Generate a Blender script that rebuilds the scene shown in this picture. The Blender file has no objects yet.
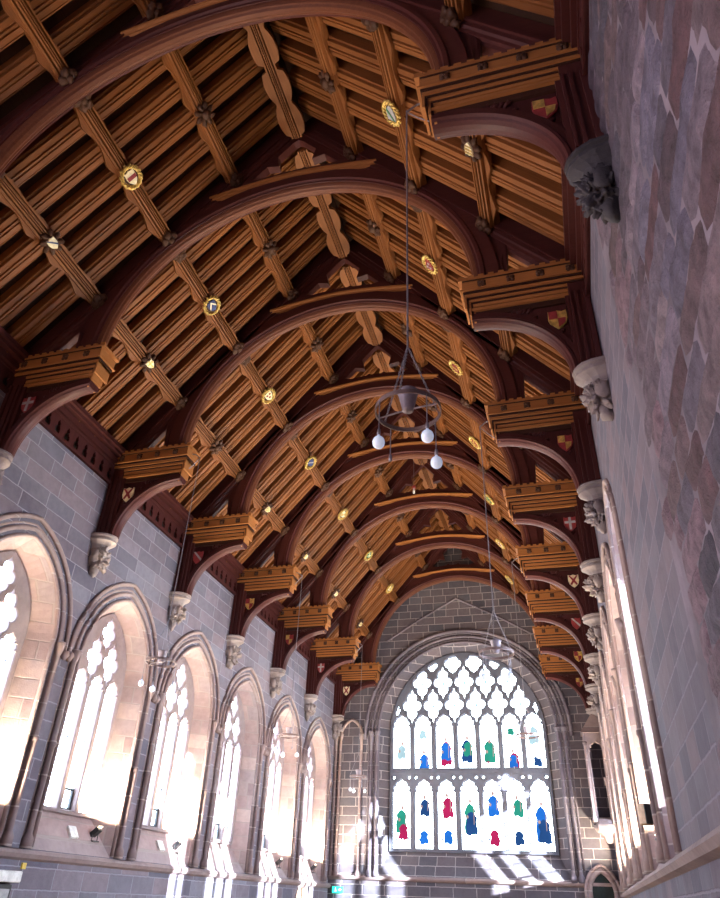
import bpy, bmesh, math, random
from mathutils import Vector, Matrix, noise
from mathutils.geometry import delaunay_2d_cdt
random.seed(7)
PI = math.pi
scn = bpy.context.scene
COL = scn.collection

# ------------------------------------------------------------------ dimensions (metres)
S = 3.3                       # bay length
Y0 = 4.608                    # nearest truss in view
def TY(k): return Y0 + S * k
W = 5.05                      # half width of hall
YE = 28.0                     # east wall face
YW = -3.3                     # the hall is modelled up to here behind the camera
AL = math.atan(1.185)         # roof pitch
ZS = 15.36                    # purlin soffit line at the ridge: z = ZS - 1.185|x|
ORD = ['first', 'second', 'third', 'fourth', 'fifth', 'sixth', 'seventh', 'eighth', 'ninth', 'tenth']

# ------------------------------------------------------------------ node helpers
def new_mat(name):
    m = bpy.data.materials.new(name); m.use_nodes = True
    nt = m.node_tree; nt.nodes.clear()
    out = nt.nodes.new('ShaderNodeOutputMaterial')
    b = nt.nodes.new('ShaderNodeBsdfPrincipled')
    nt.links.new(b.outputs[0], out.inputs[0])
    return m, nt, b, out
def N(nt, t, **kw):
    n = nt.nodes.new(t)
    for k, v in kw.items():
        if k == 'inp':
            for i, x in v.items(): n.inputs[i].default_value = x
        else: setattr(n, k, v)
    return n
def L(nt, a, b): nt.links.new(a, b)
def Mth(nt, op, a, b=None, c=None):
    n = nt.nodes.new('ShaderNodeMath'); n.operation = op
    for i, x in enumerate((a, b, c)):
        if x is None: continue
        if isinstance(x, (int, float)): n.inputs[i].default_value = x
        else: nt.links.new(x, n.inputs[i])
    return n.outputs[0]
def ramp(nt, fac, stops, interp='LINEAR'):
    n = nt.nodes.new('ShaderNodeValToRGB'); n.color_ramp.interpolation = interp
    cr = n.color_ramp
    while len(cr.elements) < len(stops): cr.elements.new(0.5)
    for e, (p, c) in zip(cr.elements, stops):
        e.position = p; e.color = (*c, 1)
    nt.links.new(fac, n.inputs[0]); return n.outputs[0]
def mixc(nt, fac, a, b, blend='MIX'):
    n = nt.nodes.new('ShaderNodeMix'); n.data_type = 'RGBA'; n.blend_type = blend
    if isinstance(fac, (int, float)): n.inputs[0].default_value = fac
    else: nt.links.new(fac, n.inputs[0])
    for i, x in ((6, a), (7, b)):
        if isinstance(x, tuple): n.inputs[i].default_value = (*x, 1) if len(x) == 3 else x
        else: nt.links.new(x, n.inputs[i])
    return n.outputs[2]

def wood(name, dark, light, axis=1, rough=0.5, sc=5.0, bump=.25):
    """oiled timber: long grain streaks along one object axis"""
    m, nt, b, out = new_mat(name)
    tc = N(nt, 'ShaderNodeTexCoord')
    mp = N(nt, 'ShaderNodeMapping')
    s = [sc * 7] * 3; s[axis] = sc * .16
    mp.inputs['Scale'].default_value = s
    L(nt, tc.outputs['Object'], mp.inputs[0])
    n1 = N(nt, 'ShaderNodeTexNoise', inp={'Scale': 1.6, 'Detail': 5.0, 'Roughness': .65})
    L(nt, mp.outputs[0], n1.inputs['Vector'])
    n2 = N(nt, 'ShaderNodeTexNoise', inp={'Scale': .9, 'Detail': 2.0})
    L(nt, tc.outputs['Object'], n2.inputs['Vector'])
    oi = N(nt, 'ShaderNodeObjectInfo')
    v = Mth(nt, 'ADD', Mth(nt, 'MULTIPLY', n1.outputs[0], .75), Mth(nt, 'MULTIPLY', n2.outputs[0], .25))
    v = Mth(nt, 'ADD', v, Mth(nt, 'MULTIPLY', Mth(nt, 'SUBTRACT', oi.outputs['Random'], .5), .16))
    c = ramp(nt, v, [(.22, dark), (.78, light)])
    L(nt, c, b.inputs['Base Color'])
    b.inputs['Specular IOR Level'].default_value = .22
    b.inputs['Roughness'].default_value = rough
    bm = N(nt, 'ShaderNodeBump', inp={'Strength': bump, 'Distance': .01})
    L(nt, n1.outputs[0], bm.inputs['Height']); L(nt, bm.outputs[0], b.inputs['Normal'])
    return m

def stone(name, ua, stops, w=.75, h=.36, mortar=(.065, .062, .08), msize=.012, tint=(.55, .5, .56), bump=.6, joints=True):
    """coursed ashlar: every block has its own colour; ua = which world axis runs along the wall"""
    m, nt, b, out = new_mat(name)
    geo = N(nt, 'ShaderNodeNewGeometry')
    sep = N(nt, 'ShaderNodeSeparateXYZ'); L(nt, geo.outputs['Position'], sep.inputs[0])
    U = sep.outputs[ua]; V = sep.outputs[2]
    nz = N(nt, 'ShaderNodeTexNoise', inp={'Scale': 7.0, 'Detail': 4.0, 'Roughness': .6}); L(nt, geo.outputs['Position'], nz.inputs['Vector'])
    big = N(nt, 'ShaderNodeTexNoise', inp={'Scale': .7, 'Detail': 4.0}); L(nt, geo.outputs['Position'], big.inputs['Vector'])
    fine = N(nt, 'ShaderNodeTexNoise', inp={'Scale': 38.0, 'Detail': 3.0}); L(nt, geo.outputs['Position'], fine.inputs['Vector'])
    if joints:
        V2 = Mth(nt, 'ADD', V, Mth(nt, 'MULTIPLY', Mth(nt, 'SUBTRACT', nz.outputs[0], .5), .03))
        r = Mth(nt, 'DIVIDE', V2, h); row = Mth(nt, 'FLOOR', r)
        wn = N(nt, 'ShaderNodeTexWhiteNoise', noise_dimensions='1D'); L(nt, row, wn.inputs['W'])
        wid = Mth(nt, 'ADD', w * .75, Mth(nt, 'MULTIPLY', wn.outputs[0], w * .6))
        U2 = Mth(nt, 'ADD', U, Mth(nt, 'MULTIPLY', wn.outputs[0], 13.7))
        U2 = Mth(nt, 'ADD', U2, Mth(nt, 'MULTIPLY', Mth(nt, 'SUBTRACT', nz.outputs[0], .5), .03))
        uu = Mth(nt, 'DIVIDE', U2, wid); col = Mth(nt, 'FLOOR', uu)
        cmb = N(nt, 'ShaderNodeCombineXYZ'); L(nt, col, cmb.inputs[0]); L(nt, row, cmb.inputs[1])
        w2 = N(nt, 'ShaderNodeTexWhiteNoise', noise_dimensions='2D'); L(nt, cmb.outputs[0], w2.inputs['Vector'])
        fu = Mth(nt, 'MULTIPLY', Mth(nt, 'FRACT', uu), wid); fu2 = Mth(nt, 'SUBTRACT', wid, fu)
        fv = Mth(nt, 'MULTIPLY', Mth(nt, 'FRACT', r), h); fv2 = Mth(nt, 'SUBTRACT', h, fv)
        e = Mth(nt, 'MINIMUM', Mth(nt, 'MINIMUM', fu, fu2), Mth(nt, 'MINIMUM', fv, fv2))
        mm = N(nt, 'ShaderNodeMapRange', interpolation_type='SMOOTHSTEP')
        L(nt, e, mm.inputs[0]); mm.inputs[1].default_value = msize * .5; mm.inputs[2].default_value = msize * 1.4
        fac = mm.outputs[0]
        base = ramp(nt, w2.outputs[0], stops)
    else:
        base = ramp(nt, big.outputs[0], stops); fac = None
    v = Mth(nt, 'ADD', Mth(nt, 'MULTIPLY', big.outputs[0], .6), Mth(nt, 'MULTIPLY', nz.outputs[0], .4))
    dirt = ramp(nt, v, [(.3, tint), (.62, (1.05, 1.02, 1.0))])
    base = mixc(nt, .8, base, dirt, 'MULTIPLY')
    if fac is not None: base = mixc(nt, fac, mortar, base)
    L(nt, base, b.inputs['Base Color']); b.inputs['Roughness'].default_value = .85
    hgt = Mth(nt, 'ADD', Mth(nt, 'MULTIPLY', nz.outputs[0], .6), Mth(nt, 'MULTIPLY', fine.outputs[0], .3))
    if fac is not None: hgt = Mth(nt, 'ADD', hgt, Mth(nt, 'MULTIPLY', fac, .6))
    bm = N(nt, 'ShaderNodeBump', inp={'Strength': bump, 'Distance': .02})
    L(nt, hgt, bm.inputs['Height']); L(nt, bm.outputs[0], b.inputs['Normal'])
    return m

def plain(name, c, rough=.5, metal=0, emit=None, es=1, var=.15):
    m, nt, b, out = new_mat(name)
    tc = N(nt, 'ShaderNodeTexCoord')
    n = N(nt, 'ShaderNodeTexNoise', inp={'Scale': 14.0, 'Detail': 3.0}); L(nt, tc.outputs['Object'], n.inputs['Vector'])
    lo = tuple(x * (1 - var) for x in c); hi = tuple(min(1, x * (1 + var)) for x in c)
    L(nt, ramp(nt, n.outputs[0], [(.35, lo), (.65, hi)]), b.inputs['Base Color'])
    b.inputs['Roughness'].default_value = rough; b.inputs['Metallic'].default_value = metal
    if emit:
        b.inputs['Emission Color'].default_value = (*emit, 1); b.inputs['Emission Strength'].default_value = es
    return m
def glass_lit(name, c, s, see=True):
    """obscured leaded glass with bright sky behind it: glows, and lets the sun through"""
    m, nt, b, out = new_mat(name); nt.nodes.remove(b)
    geo = N(nt, 'ShaderNodeNewGeometry')
    n = N(nt, 'ShaderNodeTexNoise', inp={'Scale': 2.2, 'Detail': 3.0}); L(nt, geo.outputs['Position'], n.inputs['Vector'])
    em = N(nt, 'ShaderNodeEmission'); em.inputs[1].default_value = s
    L(nt, ramp(nt, n.outputs[0], [(.3, tuple(x * .75 for x in c)), (.7, c)]), em.inputs[0])
    if see:
        tr = N(nt, 'ShaderNodeBsdfTransparent'); tr.inputs[0].default_value = (.8, .85, .9, 1)
        ad = N(nt, 'ShaderNodeAddShader'); L(nt, em.outputs[0], ad.inputs[0]); L(nt, tr.outputs[0], ad.inputs[1])
        L(nt, ad.outputs[0], out.inputs[0])
    else: L(nt, em.outputs[0], out.inputs[0])
    return m

M = {}
M['oak'] = wood('light_oak', (.120, .042, .013), (.265, .098, .030), axis=1, rough=.55, bump=.06)
M['oakx'] = wood('beam_oak', (.240, .092, .028), (.430, .175, .055), axis=0, rough=.55, bump=.06)
M['groove_shade'] = wood('groove_shade_oak', (.022, .008, .006), (.055, .020, .013), axis=0, rough=.6, bump=.06)  # groove shade put into the colour: darker oak for the hammerbeam hollows
M['red'] = wood('red_oak', (.038, .010, .011), (.078, .021, .020), axis=2, rough=.5, sc=3, bump=.08)
M['redx'] = wood('red_oak_cross', (.042, .011, .011), (.088, .024, .021), axis=0, rough=.5, sc=3, bump=.08)
M['board'] = wood('roof_boarding', (.018, .008, .006), (.045, .020, .011), axis=1, rough=.6)
M['carve'] = wood('carved_oak', (.035, .015, .010), (.10, .045, .024), axis=0, rough=.55, sc=8)
SG = [(0, (.10, .095, .115)), (.3, (.17, .15, .17)), (.5, (.135, .13, .16)), (.72, (.23, .19, .20)), (1, (.15, .14, .17))]
SL = [(0, (.13, .13, .18)), (.3, (.20, .175, .215)), (.55, (.165, .165, .215)), (.8, (.24, .20, .235)), (1, (.21, .215, .27))]
SR = [(0, (.20, .155, .165)), (.3, (.34, .255, .25)), (.55, (.27, .225, .235)), (.8, (.42, .33, .31)), (1, (.30, .22, .22))]
M['wallL'] = stone('left_ashlar', 1, SL, w=.80, h=.32, mortar=(.28, .27, .32))
M['wallR'] = stone('right_ashlar', 1, [(0, (.095, .092, .135)), (.4, (.155, .13, .17)), (.7, (.12, .125, .175)), (1, (.18, .14, .175))], w=.6, h=.3, mortar=(.19, .17, .22))
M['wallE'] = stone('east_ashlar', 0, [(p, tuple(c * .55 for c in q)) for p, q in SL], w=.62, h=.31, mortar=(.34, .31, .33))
M['reveal'] = stone('reveal_ashlar', 0, [(p, tuple(min(1, c * 1.3) for c in q)) for p, q in SR], w=.5, h=.34, mortar=(.36, .30, .29), bump=.3)
M['mould'] = stone('moulded_stone', 0, SR, w=30, h=.55, mortar=(.40, .34, .33), bump=.35)
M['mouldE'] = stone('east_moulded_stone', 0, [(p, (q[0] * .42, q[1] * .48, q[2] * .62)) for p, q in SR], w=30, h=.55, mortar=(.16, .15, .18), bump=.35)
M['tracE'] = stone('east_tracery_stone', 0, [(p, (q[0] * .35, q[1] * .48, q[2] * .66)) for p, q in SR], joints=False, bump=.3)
M['trac'] = stone('tracery_stone', 0, SR, joints=False, bump=.3)
M['corbel'] = stone('corbel_stone', 0, [(.3, (.22, .19, .20)), (.7, (.40, .35, .34))], joints=False, bump=.7)
M['darkstone'] = stone('dark_carved_stone', 0, [(.3, (.025, .025, .035)), (.7, (.06, .052, .065))], joints=False, bump=.9)
M['mortar'] = stone('lime_mortar', 1, [(.35, (.11, .095, .125)), (.65, (.21, .18, .23))], joints=False, bump=.9)
M['floor'] = wood('floor_boards', (.42, .25, .12), (.62, .42, .22), axis=1, rough=.5)
M['gold'] = plain('gilding', (.62, .44, .13), .35, .5, var=.3)
M['cream'] = plain('cream_paint', (.80, .72, .48), .5)
M['navy'] = plain('navy_paint', (.03, .05, .16), .5)
M['scarlet'] = plain('scarlet_paint', (.26, .03, .035), .5)
M['green'] = plain('green_paint', (.06, .22, .10), .5)
M['white'] = plain('white_paint', (.78, .78, .76), .5)
M['silver'] = plain('silver_paint', (.36, .36, .38), .5)
M['iron'] = plain('wrought_iron', (.16, .11, .11), .5, .3)
M['cup'] = plain('painted_metal_cup', (.20, .17, .21), .5, .2)
M['chain'] = plain('steel_cable', (.22, .21, .25), .4, .5)
M['opal'] = plain('opal_glass', (.75, .82, .95), .15, 0, (.6, .75, 1), .25, var=.02)
M['black'] = plain('black_metal', (.015, .016, .02), .4)
M['tan'] = plain('tan_case', (.45, .30, .20), .5)
M['yellow'] = plain('yellow_card', (.75, .55, .08), .5)
M['exit'] = plain('lit_green_sign', (.02, .45, .30), .4, 0, (.03, .75, .50), 1.3)
M['exitw'] = plain('lit_white_mark', (.8, .9, .85), .4, 0, (.8, 1, .9), 1.6)
M['lead'] = plain('lead_bar', (.03, .035, .045), .6)
M['dark'] = plain('dark_void', (.012, .02, .02), .9)
M['glassL'] = glass_lit('sky_glass_left', (.70, .84, 1.0), 15, False)
M['glassR'] = glass_lit('sky_glass_right', (.70, .83, 1.0), 14, True)
M['glassE'] = glass_lit('sky_glass_east', (.80, .94, 1.0), 8.0, False)
M['lamp'] = plain('lamp_lens', (.9, .8, .6), .3, 0, (1, .78, .5), 6)
for n, c in dict(sblue=(.02, .16, .62), sred=(.42, .02, .10), sgreen=(.03, .30, .22), spale=(.42, .62, .70), sdeep=(.02, .07, .22), sgold=(.75, .50, .15), sflesh=(.50, .33, .30)).items():
    M[n] = glass_lit('stained_' + n[1:], c, 1.0, False)

# ------------------------------------------------------------------ mesh helpers
class MB:
    def __init__(self): self.v = []; self.f = []
    def add(self, vs, fs):
        o = len(self.v); self.v += [tuple(p) for p in vs]; self.f += [tuple(i + o for i in f) for f in fs]; return self
    def box(self, x0, x1, y0, y1, z0, z1, mat=None):
        vs = [Vector((x, y, z)) for x in (x0, x1) for y in (y0, y1) for z in (z0, z1)]
        if mat is not None: vs = [mat @ v for v in vs]
        return self.add(vs, [(0, 1, 3, 2), (4, 6, 7, 5), (0, 4, 5, 1), (2, 3, 7, 6), (0, 2, 6, 4), (1, 5, 7, 3)])
    def sweep(self, prof, path, frame, closed=True, cap=True):
        """prof: list of (a,b); frame(i) -> (origin, A, B); profile closed polygon"""
        n = len(prof); m = len(path) if path is not None else 0
        vs = []
        for i in range(m):
            o, A, B = frame(i)
            vs += [o + A * a + B * b for a, b in prof]
        fs = []
        for i in range(m - 1):
            for j in range(n if closed else n - 1):
                k = (j + 1) % n
                fs.append((i * n + j, i * n + k, (i + 1) * n + k, (i + 1) * n + j))
        if cap and closed: fs += [tuple(range(n)), tuple((m - 1) * n + j for j in reversed(range(n)))]
        return self.add(vs, fs)
    def tube(self, pts, r, n=8, r2=None):
        pts = [Vector(p) for p in pts]; m = len(pts)
        prof = [(math.cos(2 * PI * j / n), math.sin(2 * PI * j / n)) for j in range(n)]
        def fr(i):
            t = (pts[min(i + 1, m - 1)] - pts[max(i - 1, 0)]).normalized()
            up = Vector((0, 0, 1)) if abs(t.z) < .9 else Vector((0, 1, 0))
            A = t.cross(up).normalized(); B = t.cross(A).normalized()
            rr = r if r2 is None else r + (r2 - r) * i / (m - 1)
            return pts[i], A * rr, B * rr
        return self.sweep(prof, pts, fr)
    def lathe(self, prof, loc=(0, 0, 0), n=16):
        """prof (r,z) revolved about a vertical axis"""
        loc = Vector(loc); vs = []
        for r, z in prof:
            for j in range(n):
                a = 2 * PI * j / n; vs.append(loc + Vector((r * math.cos(a), r * math.sin(a), z)))
        fs = [(i * n + j, i * n + (j + 1) % n, (i + 1) * n + (j + 1) % n, (i + 1) * n + j) for i in range(len(prof) - 1) for j in range(n)]
        return self.add(vs, fs)
    def blob(self, loc, r, seed=0, amp=.25, fr=2.5, sub=3, mat=None):
        bm = bmesh.new(); bmesh.ops.create_icosphere(bm, subdivisions=sub, radius=1)
        vs = []
        for v in bm.verts:
            q_ = v.co * fr + Vector((seed * 3.1, seed, 7)); d = 1 + amp * noise.noise(q_) + (amp * .6 * noise.noise(q_ * 2.3) if sub > 3 else 0)
            p = Vector((v.co.x * r[0] * d, v.co.y * r[1] * d, v.co.z * r[2] * d))
            vs.append((mat @ p if mat is not None else p) + Vector(loc))
        fs = [tuple(w.index for w in f.verts) for f in bm.faces]; bm.free()
        return self.add(vs, fs)
    def build(self, name, m, parent=None, smooth=False, recalc=True):
        me = bpy.data.meshes.new(name); me.from_pydata(self.v, [], self.f)
        if recalc:
            bm = bmesh.new(); bm.from_mesh(me); bmesh.ops.recalc_face_normals(bm, faces=bm.faces); bm.to_mesh(me); bm.free()
        if smooth: me.polygons.foreach_set('use_smooth', [True] * len(me.polygons))
        me.materials.append(M[m] if isinstance(m, str) else m)
        o = bpy.data.objects.new(name, me); COL.objects.link(o)
        if parent: o.parent = parent
        return o

def plate(name, splines, depth, m, axes='xz', pos=0, parent=None, bevel=0, xf=None):
    """flat sheet with holes, chamfered edges. axes 'xz' -> stands facing y, 'yz' -> stands facing x"""
    P = []; F = []
    for pts in splines:
        if sum(pts[i - 1][0] * pts[i][1] - pts[i][0] * pts[i - 1][1] for i in range(len(pts))) < 0: pts = pts[::-1]
        F.append(list(range(len(P), len(P) + len(pts)))); P += [Vector((p[0], p[1])) for p in pts]
    V, E_, T, ov, oe, of = delaunay_2d_cdt(P, [], F, 0, 1e-6)
    tris = [t for t, o in zip(T, of) if list(o) == [0]]
    cnt = {}
    for t in tris:
        for a in range(len(t)):
            e = (t[a], t[(a + 1) % len(t)]); key = tuple(sorted(e)); cnt.setdefault(key, []).append((e, t))
    bd = [v[0] for v in cnt.values() if len(v) == 1]
    off = {}
    for (a, b), t in bd:
        c = sum((V[q] for q in t), Vector((0, 0))) / len(t)
        d = (V[b] - V[a]); nn = Vector((-d.y, d.x))
        if nn.length < 1e-9: continue
        nn.normalize()
        if nn.dot(c - V[a]) < 0: nn = -nn
        for q in (a, b): off[q] = off.get(q, Vector((0, 0))) + nn
    n = len(V); hd = depth / 2; vs = []
    lay = [(-hd, bevel), (-hd + bevel, 0), (hd - bevel, 0), (hd, bevel)] if bevel else [(-hd, 0), (hd, 0)]
    for c, bv in lay:
        for q in range(n):
            p = V[q]
            if bv and q in off and off[q].length > 1e-6: p = p + off[q].normalized() * bv
            co = Vector((p.x, pos + c, p.y)) if axes == 'xz' else Vector((pos + c, p.x, p.y)) if axes == 'yz' else Vector((p.x, p.y, c))
            vs.append(xf @ co if xf is not None else co)
    top = (len(lay) - 1) * n
    fs = [tuple(t) for t in tris] + [tuple(q + top for q in reversed(t)) for t in tris]
    for (a, b), t in bd:
        for l in range(len(lay) - 1): fs.append((a + l * n, b + l * n, b + (l + 1) * n, a + (l + 1) * n))
    me = bpy.data.meshes.new(name); me.from_pydata(vs, [], fs)
    bm = bmesh.new(); bm.from_mesh(me); bmesh.ops.delete(bm, geom=[v for v in bm.verts if not v.link_faces], context='VERTS')
    bmesh.ops.recalc_face_normals(bm, faces=bm.faces); bm.to_mesh(me); bm.free()
    me.materials.append(M[m])
    o = bpy.data.objects.new(name, me); COL.objects.link(o)
    if parent: o.parent = parent
    return o

def empty(name, loc=(0, 0, 0)):
    o = bpy.data.objects.new(name, None); COL.objects.link(o); o.location = loc; o.empty_display_size = .1; return o
def tag(o, label=None, cat=None, group=None, kind=None):
    if label: o['label'] = label
    if cat: o['category'] = cat
    if group: o['group'] = group
    if kind: o['kind'] = kind
    return o
def copy_tree(o, parent=None):
    c = o.copy(); COL.objects.link(c)
    if parent: c.parent = parent
    for ch in [x for x in KIDS.get(o.name, [])]: 
        copy_tree(ch, c)
    return c
KIDS = {}
def index_kids():
    KIDS.clear()
    for o in bpy.data.objects:
        if o.parent: KIDS.setdefault(o.parent.name, []).append(o)
def relink(o, m):
    o.material_slots[0].link = 'OBJECT'; o.material_slots[0].material = M[m]

# ------------------------------------------------------------------ shapes
def arch(w, zs, h, zb, n=14, c=0.0):
    """pointed arch outline, (u,z) from the left foot over the apex to the right foot"""
    R = (w * w + h * h) / (2 * w); a1 = math.asin(min(1, h / R))
    right = [(c + w - R + R * math.cos(a1 * i / n), zs + R * math.sin(a1 * i / n)) for i in range(n + 1)]
    left = [(2 * c - u, z) for u, z in right]
    return [(c - w, zb)] + left + right[::-1][1:] + [(c + w, zb)]
def foil(cx, cz, hw, hh, n=56, inside=None):
    """ogee quatrefoil opening"""
    circ = [(hw * .52, 0, hw * .50), (-hw * .52, 0, hw * .50), (0, hh * .42, hw * .56), (0, -hh * .42, hw * .56), (0, 0, hw * .52)]
    pts = []
    for i in range(n):
        a = 2 * PI * i / n + PI / 2; dx, dz = math.cos(a), math.sin(a); r = 0
        for x, z, q in circ:
            b = x * dx + z * dz; d = b * b - (x * x + z * z) + q * q
            if d > 0: r = max(r, b + math.sqrt(d))
        # ogee tips
        k = abs(dx) / (hw * .34) + abs(dz) / hh
        r = max(r, 1 / k)
        if inside:
            while r > .02 and not inside(cx + r * dx, cz + r * dz): r -= .01
        pts.append((cx + r * dx, cz + r * dz))
    return pts
def light(cx, w, zb, zt, inside=None):
    """tall light with a cusped pointed head"""
    hs = w * 1.35; zs = zt - hs
    head = [(1, 0), (.80, .10), (.93, .27), (.86, .45), (.62, .50), (.66, .62), (.52, .78), (.26, .84), (.10, .93), (0, 1)]
    p = [(cx - w, zb)] + [(cx - w * a, zs + hs * b) for a, b in head] + [(cx + w * a, zs + hs * b) for a, b in head[::-1][1:]] + [(cx + w, zb)]
    if inside:
        q = []
        for u, z in p:
            t = 1.0
            while t > .05 and not inside(cx + (u - cx) * t, zb + .1 + (z - zb - .1) * t) and z > zs - .2: t -= .02
            q.append((cx + (u - cx) * t, z if t == 1.0 else zb + .1 + (z - zb - .1) * t))
        p = q
    return p
def in_arch(w, zs, h, c=0):
    R = (w * w + h * h) / (2 * w)
    def f(u, z):
        u = abs(u - c)
        if z <= zs: return u < w
        return (u - (w - R)) ** 2 + (z - zs) ** 2 < R * R
    return f

# ================================================================== SETTING
fl = MB().box(-W - .6, W + .6, YW, YE + .4, -.1, 0).build('floor', 'floor'); tag(fl, kind='structure')

WIN_L = [.5, 1.5, 2.5, 3.5, 4.5, 5.5, 6.5]; WIN_L = [k for k in WIN_L]
WIN_R = [2.5, 3.5, 4.5, 5.5, 6.5]
ZSP, HF, WF = 5.45, 1.54, 1.20        # face opening: spring, rise, half width
WG, HG, ZG = .88, 1.30, 2.85         # glass opening
GX = .42                             # glass recess
ZSTR = 2.1
SLOT = 10.42
def yc(k): return TY(k) - .12

def wall_side(name, sgn, wins, mat, y0=YW, y1=YE + .4, door=None):
    outer = [(y0, 0), (y1, 0), (y1, 9.05), (y0, 9.05)]
    holes = [arch(WF, ZSP, HF, ZSTR + .08, c=yc(k)) for k in wins]
    if sgn > 0: holes.append(arch(.62, 6.35, .95, ZSTR + .08, c=SLOT))
    if door: holes.append(door)
    o = plate(name, [outer] + holes, .12, mat, 'yz', sgn * (W + .06))
    tag(o, kind='structure'); return o
wl = wall_side('wall_left', -1, WIN_L[1:], 'wallL', door=[(24.75, .02), (25.75, .02), (25.75, 1.75), (25.5, 2.0), (25.0, 2.0), (24.75, 1.75)])
wr = wall_side('wall_right', 1, WIN_R, 'wallR')
for sgn, par, mt in ((-1, wl, 'wallL'), (1, wr, 'wallR')):
    mb = MB()
    mb.box(*sorted((sgn * (W + .1), sgn * (W + .7))), YW, YE + .4, 8.95, 9.05)
    mb.box(*sorted((sgn * (W + .5), sgn * (W + .62))), YW, YE + .4, 9.0, 10.3)
    o = mb.build('wall_head', mt, par); tag(o, kind='structure')

# east wall with the great window
EC, EW, EZS, EH, EZB = .12, 3.05, 7.25, 3.12, 3.25
EWg = 2.98
zr = lambda x: ZS + .62 - 1.185 * abs(x)
outer = [(-W - .2, 0), (W + .2, 0), (W + .2, zr(W + .2)), (0, zr(0)), (-W - .2, zr(W + .2))]
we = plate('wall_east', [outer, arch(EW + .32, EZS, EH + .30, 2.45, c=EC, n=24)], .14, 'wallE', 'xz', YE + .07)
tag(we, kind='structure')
# splayed reveal of the great window
def reveal(name, a, b, mat, parent, side):
    """a,b outlines [(u,z)], side: ('x', pos_a, pos_b) or ('y', ...)"""
    ax, pa, pb = side; mb = MB(); n = len(a)
    P = (lambda p, q: (q, p[0], p[1])) if ax == 'x' else (lambda p, q: (p[0], q, p[1]))
    vs = [P(p, pa) for p in a] + [P(p, pb) for p in b]
    fs = [(i, (i + 1) % n, n + (i + 1) % n, n + i) for i in range(n)]
    mb.add(vs, fs); return mb.build(name, mat, parent)
reveal('window_reveal', arch(EW + .32, EZS, EH + .30, 2.45, c=EC, n=24), arch(EWg, EZS, EH - .04, EZB, c=EC, n=24), 'wallE', we, ('y', YE, YE + .45))
def roll(pts3, prof_r, name, mat, parent, n=8):
    mb = MB()
    for pts, r in zip(pts3, prof_r): mb.tube(pts, r, n)
    return mb.build(name, mat, parent, smooth=True)
def arch3(w, zs, h, zb, c, ax, pos, n=18):
    return [((pos, u, z) if ax == 'x' else (u, pos, z)) for u, z in arch(w, zs, h, zb, n=n, c=c)]
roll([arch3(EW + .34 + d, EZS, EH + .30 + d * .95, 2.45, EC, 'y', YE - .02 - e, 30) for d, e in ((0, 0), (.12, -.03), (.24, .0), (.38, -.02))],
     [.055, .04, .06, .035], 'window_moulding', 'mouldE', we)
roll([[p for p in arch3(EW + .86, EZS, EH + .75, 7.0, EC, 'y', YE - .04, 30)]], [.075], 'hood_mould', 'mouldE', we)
mb = MB()
for x in (EC - EW - .36, EC - EW - .60, EC + EW + .36, EC + EW + .60):
    mb.lathe([(.0, 2.4), (.11, 2.4), (.11, 2.55), (.06, 2.65), (.06, 4.9), (.085, 4.93), (.085, 4.99), (.06, 5.02), (.06, 7.05), (.08, 7.1), (.12, 7.25), (.12, 7.3), (0, 7.3)], (x, YE - .06, 0), 12)
mb.build('jamb_shaft', 'mouldE', we, smooth=True)
# scar of an older, lower roof on the gable
mb = MB()
for s in (-1, 1):
    mb.tube([(0, YE, 12.55), (s * 1.6, YE, 11.70), (s * 3.0, YE, 10.85)], .05, 6)
mb.build('gable_string', 'mouldE', we)
# string courses
def string(name, pts, r=.085):
    mb = MB(); pts = [Vector(p) for p in pts]
    prof = [(-.10, -.02), (-.06, .09), (.0, .13), (.05, .10), (.07, 0), (.04, -.03)]
    m = len(pts); d = (pts[-1] - pts[0]).normalized(); nrm = Vector((0, 0, 1)).cross(d)
    def fr(i): return pts[i], Vector((0, 0, 1)), nrm
    mb.sweep(prof, pts, fr)
    o = mb.build(name, 'mould'); tag(o, kind='structure'); return o
string('trim_1', [(-W, YE, ZSTR), (-W, YW, ZSTR)])
string('trim_2', [(W, YW, ZSTR), (W, YE, ZSTR)])
string('trim_3', [(W, YE, 2.38), (-W, YE, 2.38)])
mb = MB()
for x in (-W + .07, -W + .25, -3.95):
    mb.lathe([(.12, 2.4), (.12, 2.5), (.06, 2.6), (.06, 6.95), (.09, 7.05), (.12, 7.2), (.0, 7.2)], (x, YE - .03, 0), 10)
mb.tube(arch3(.42, 7.15, .6, 7.1, -4.36, 'y', YE - .03, 8), .06, 8)
mb.build('blind_panel_shafts', 'mould', we, smooth=True)

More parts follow.
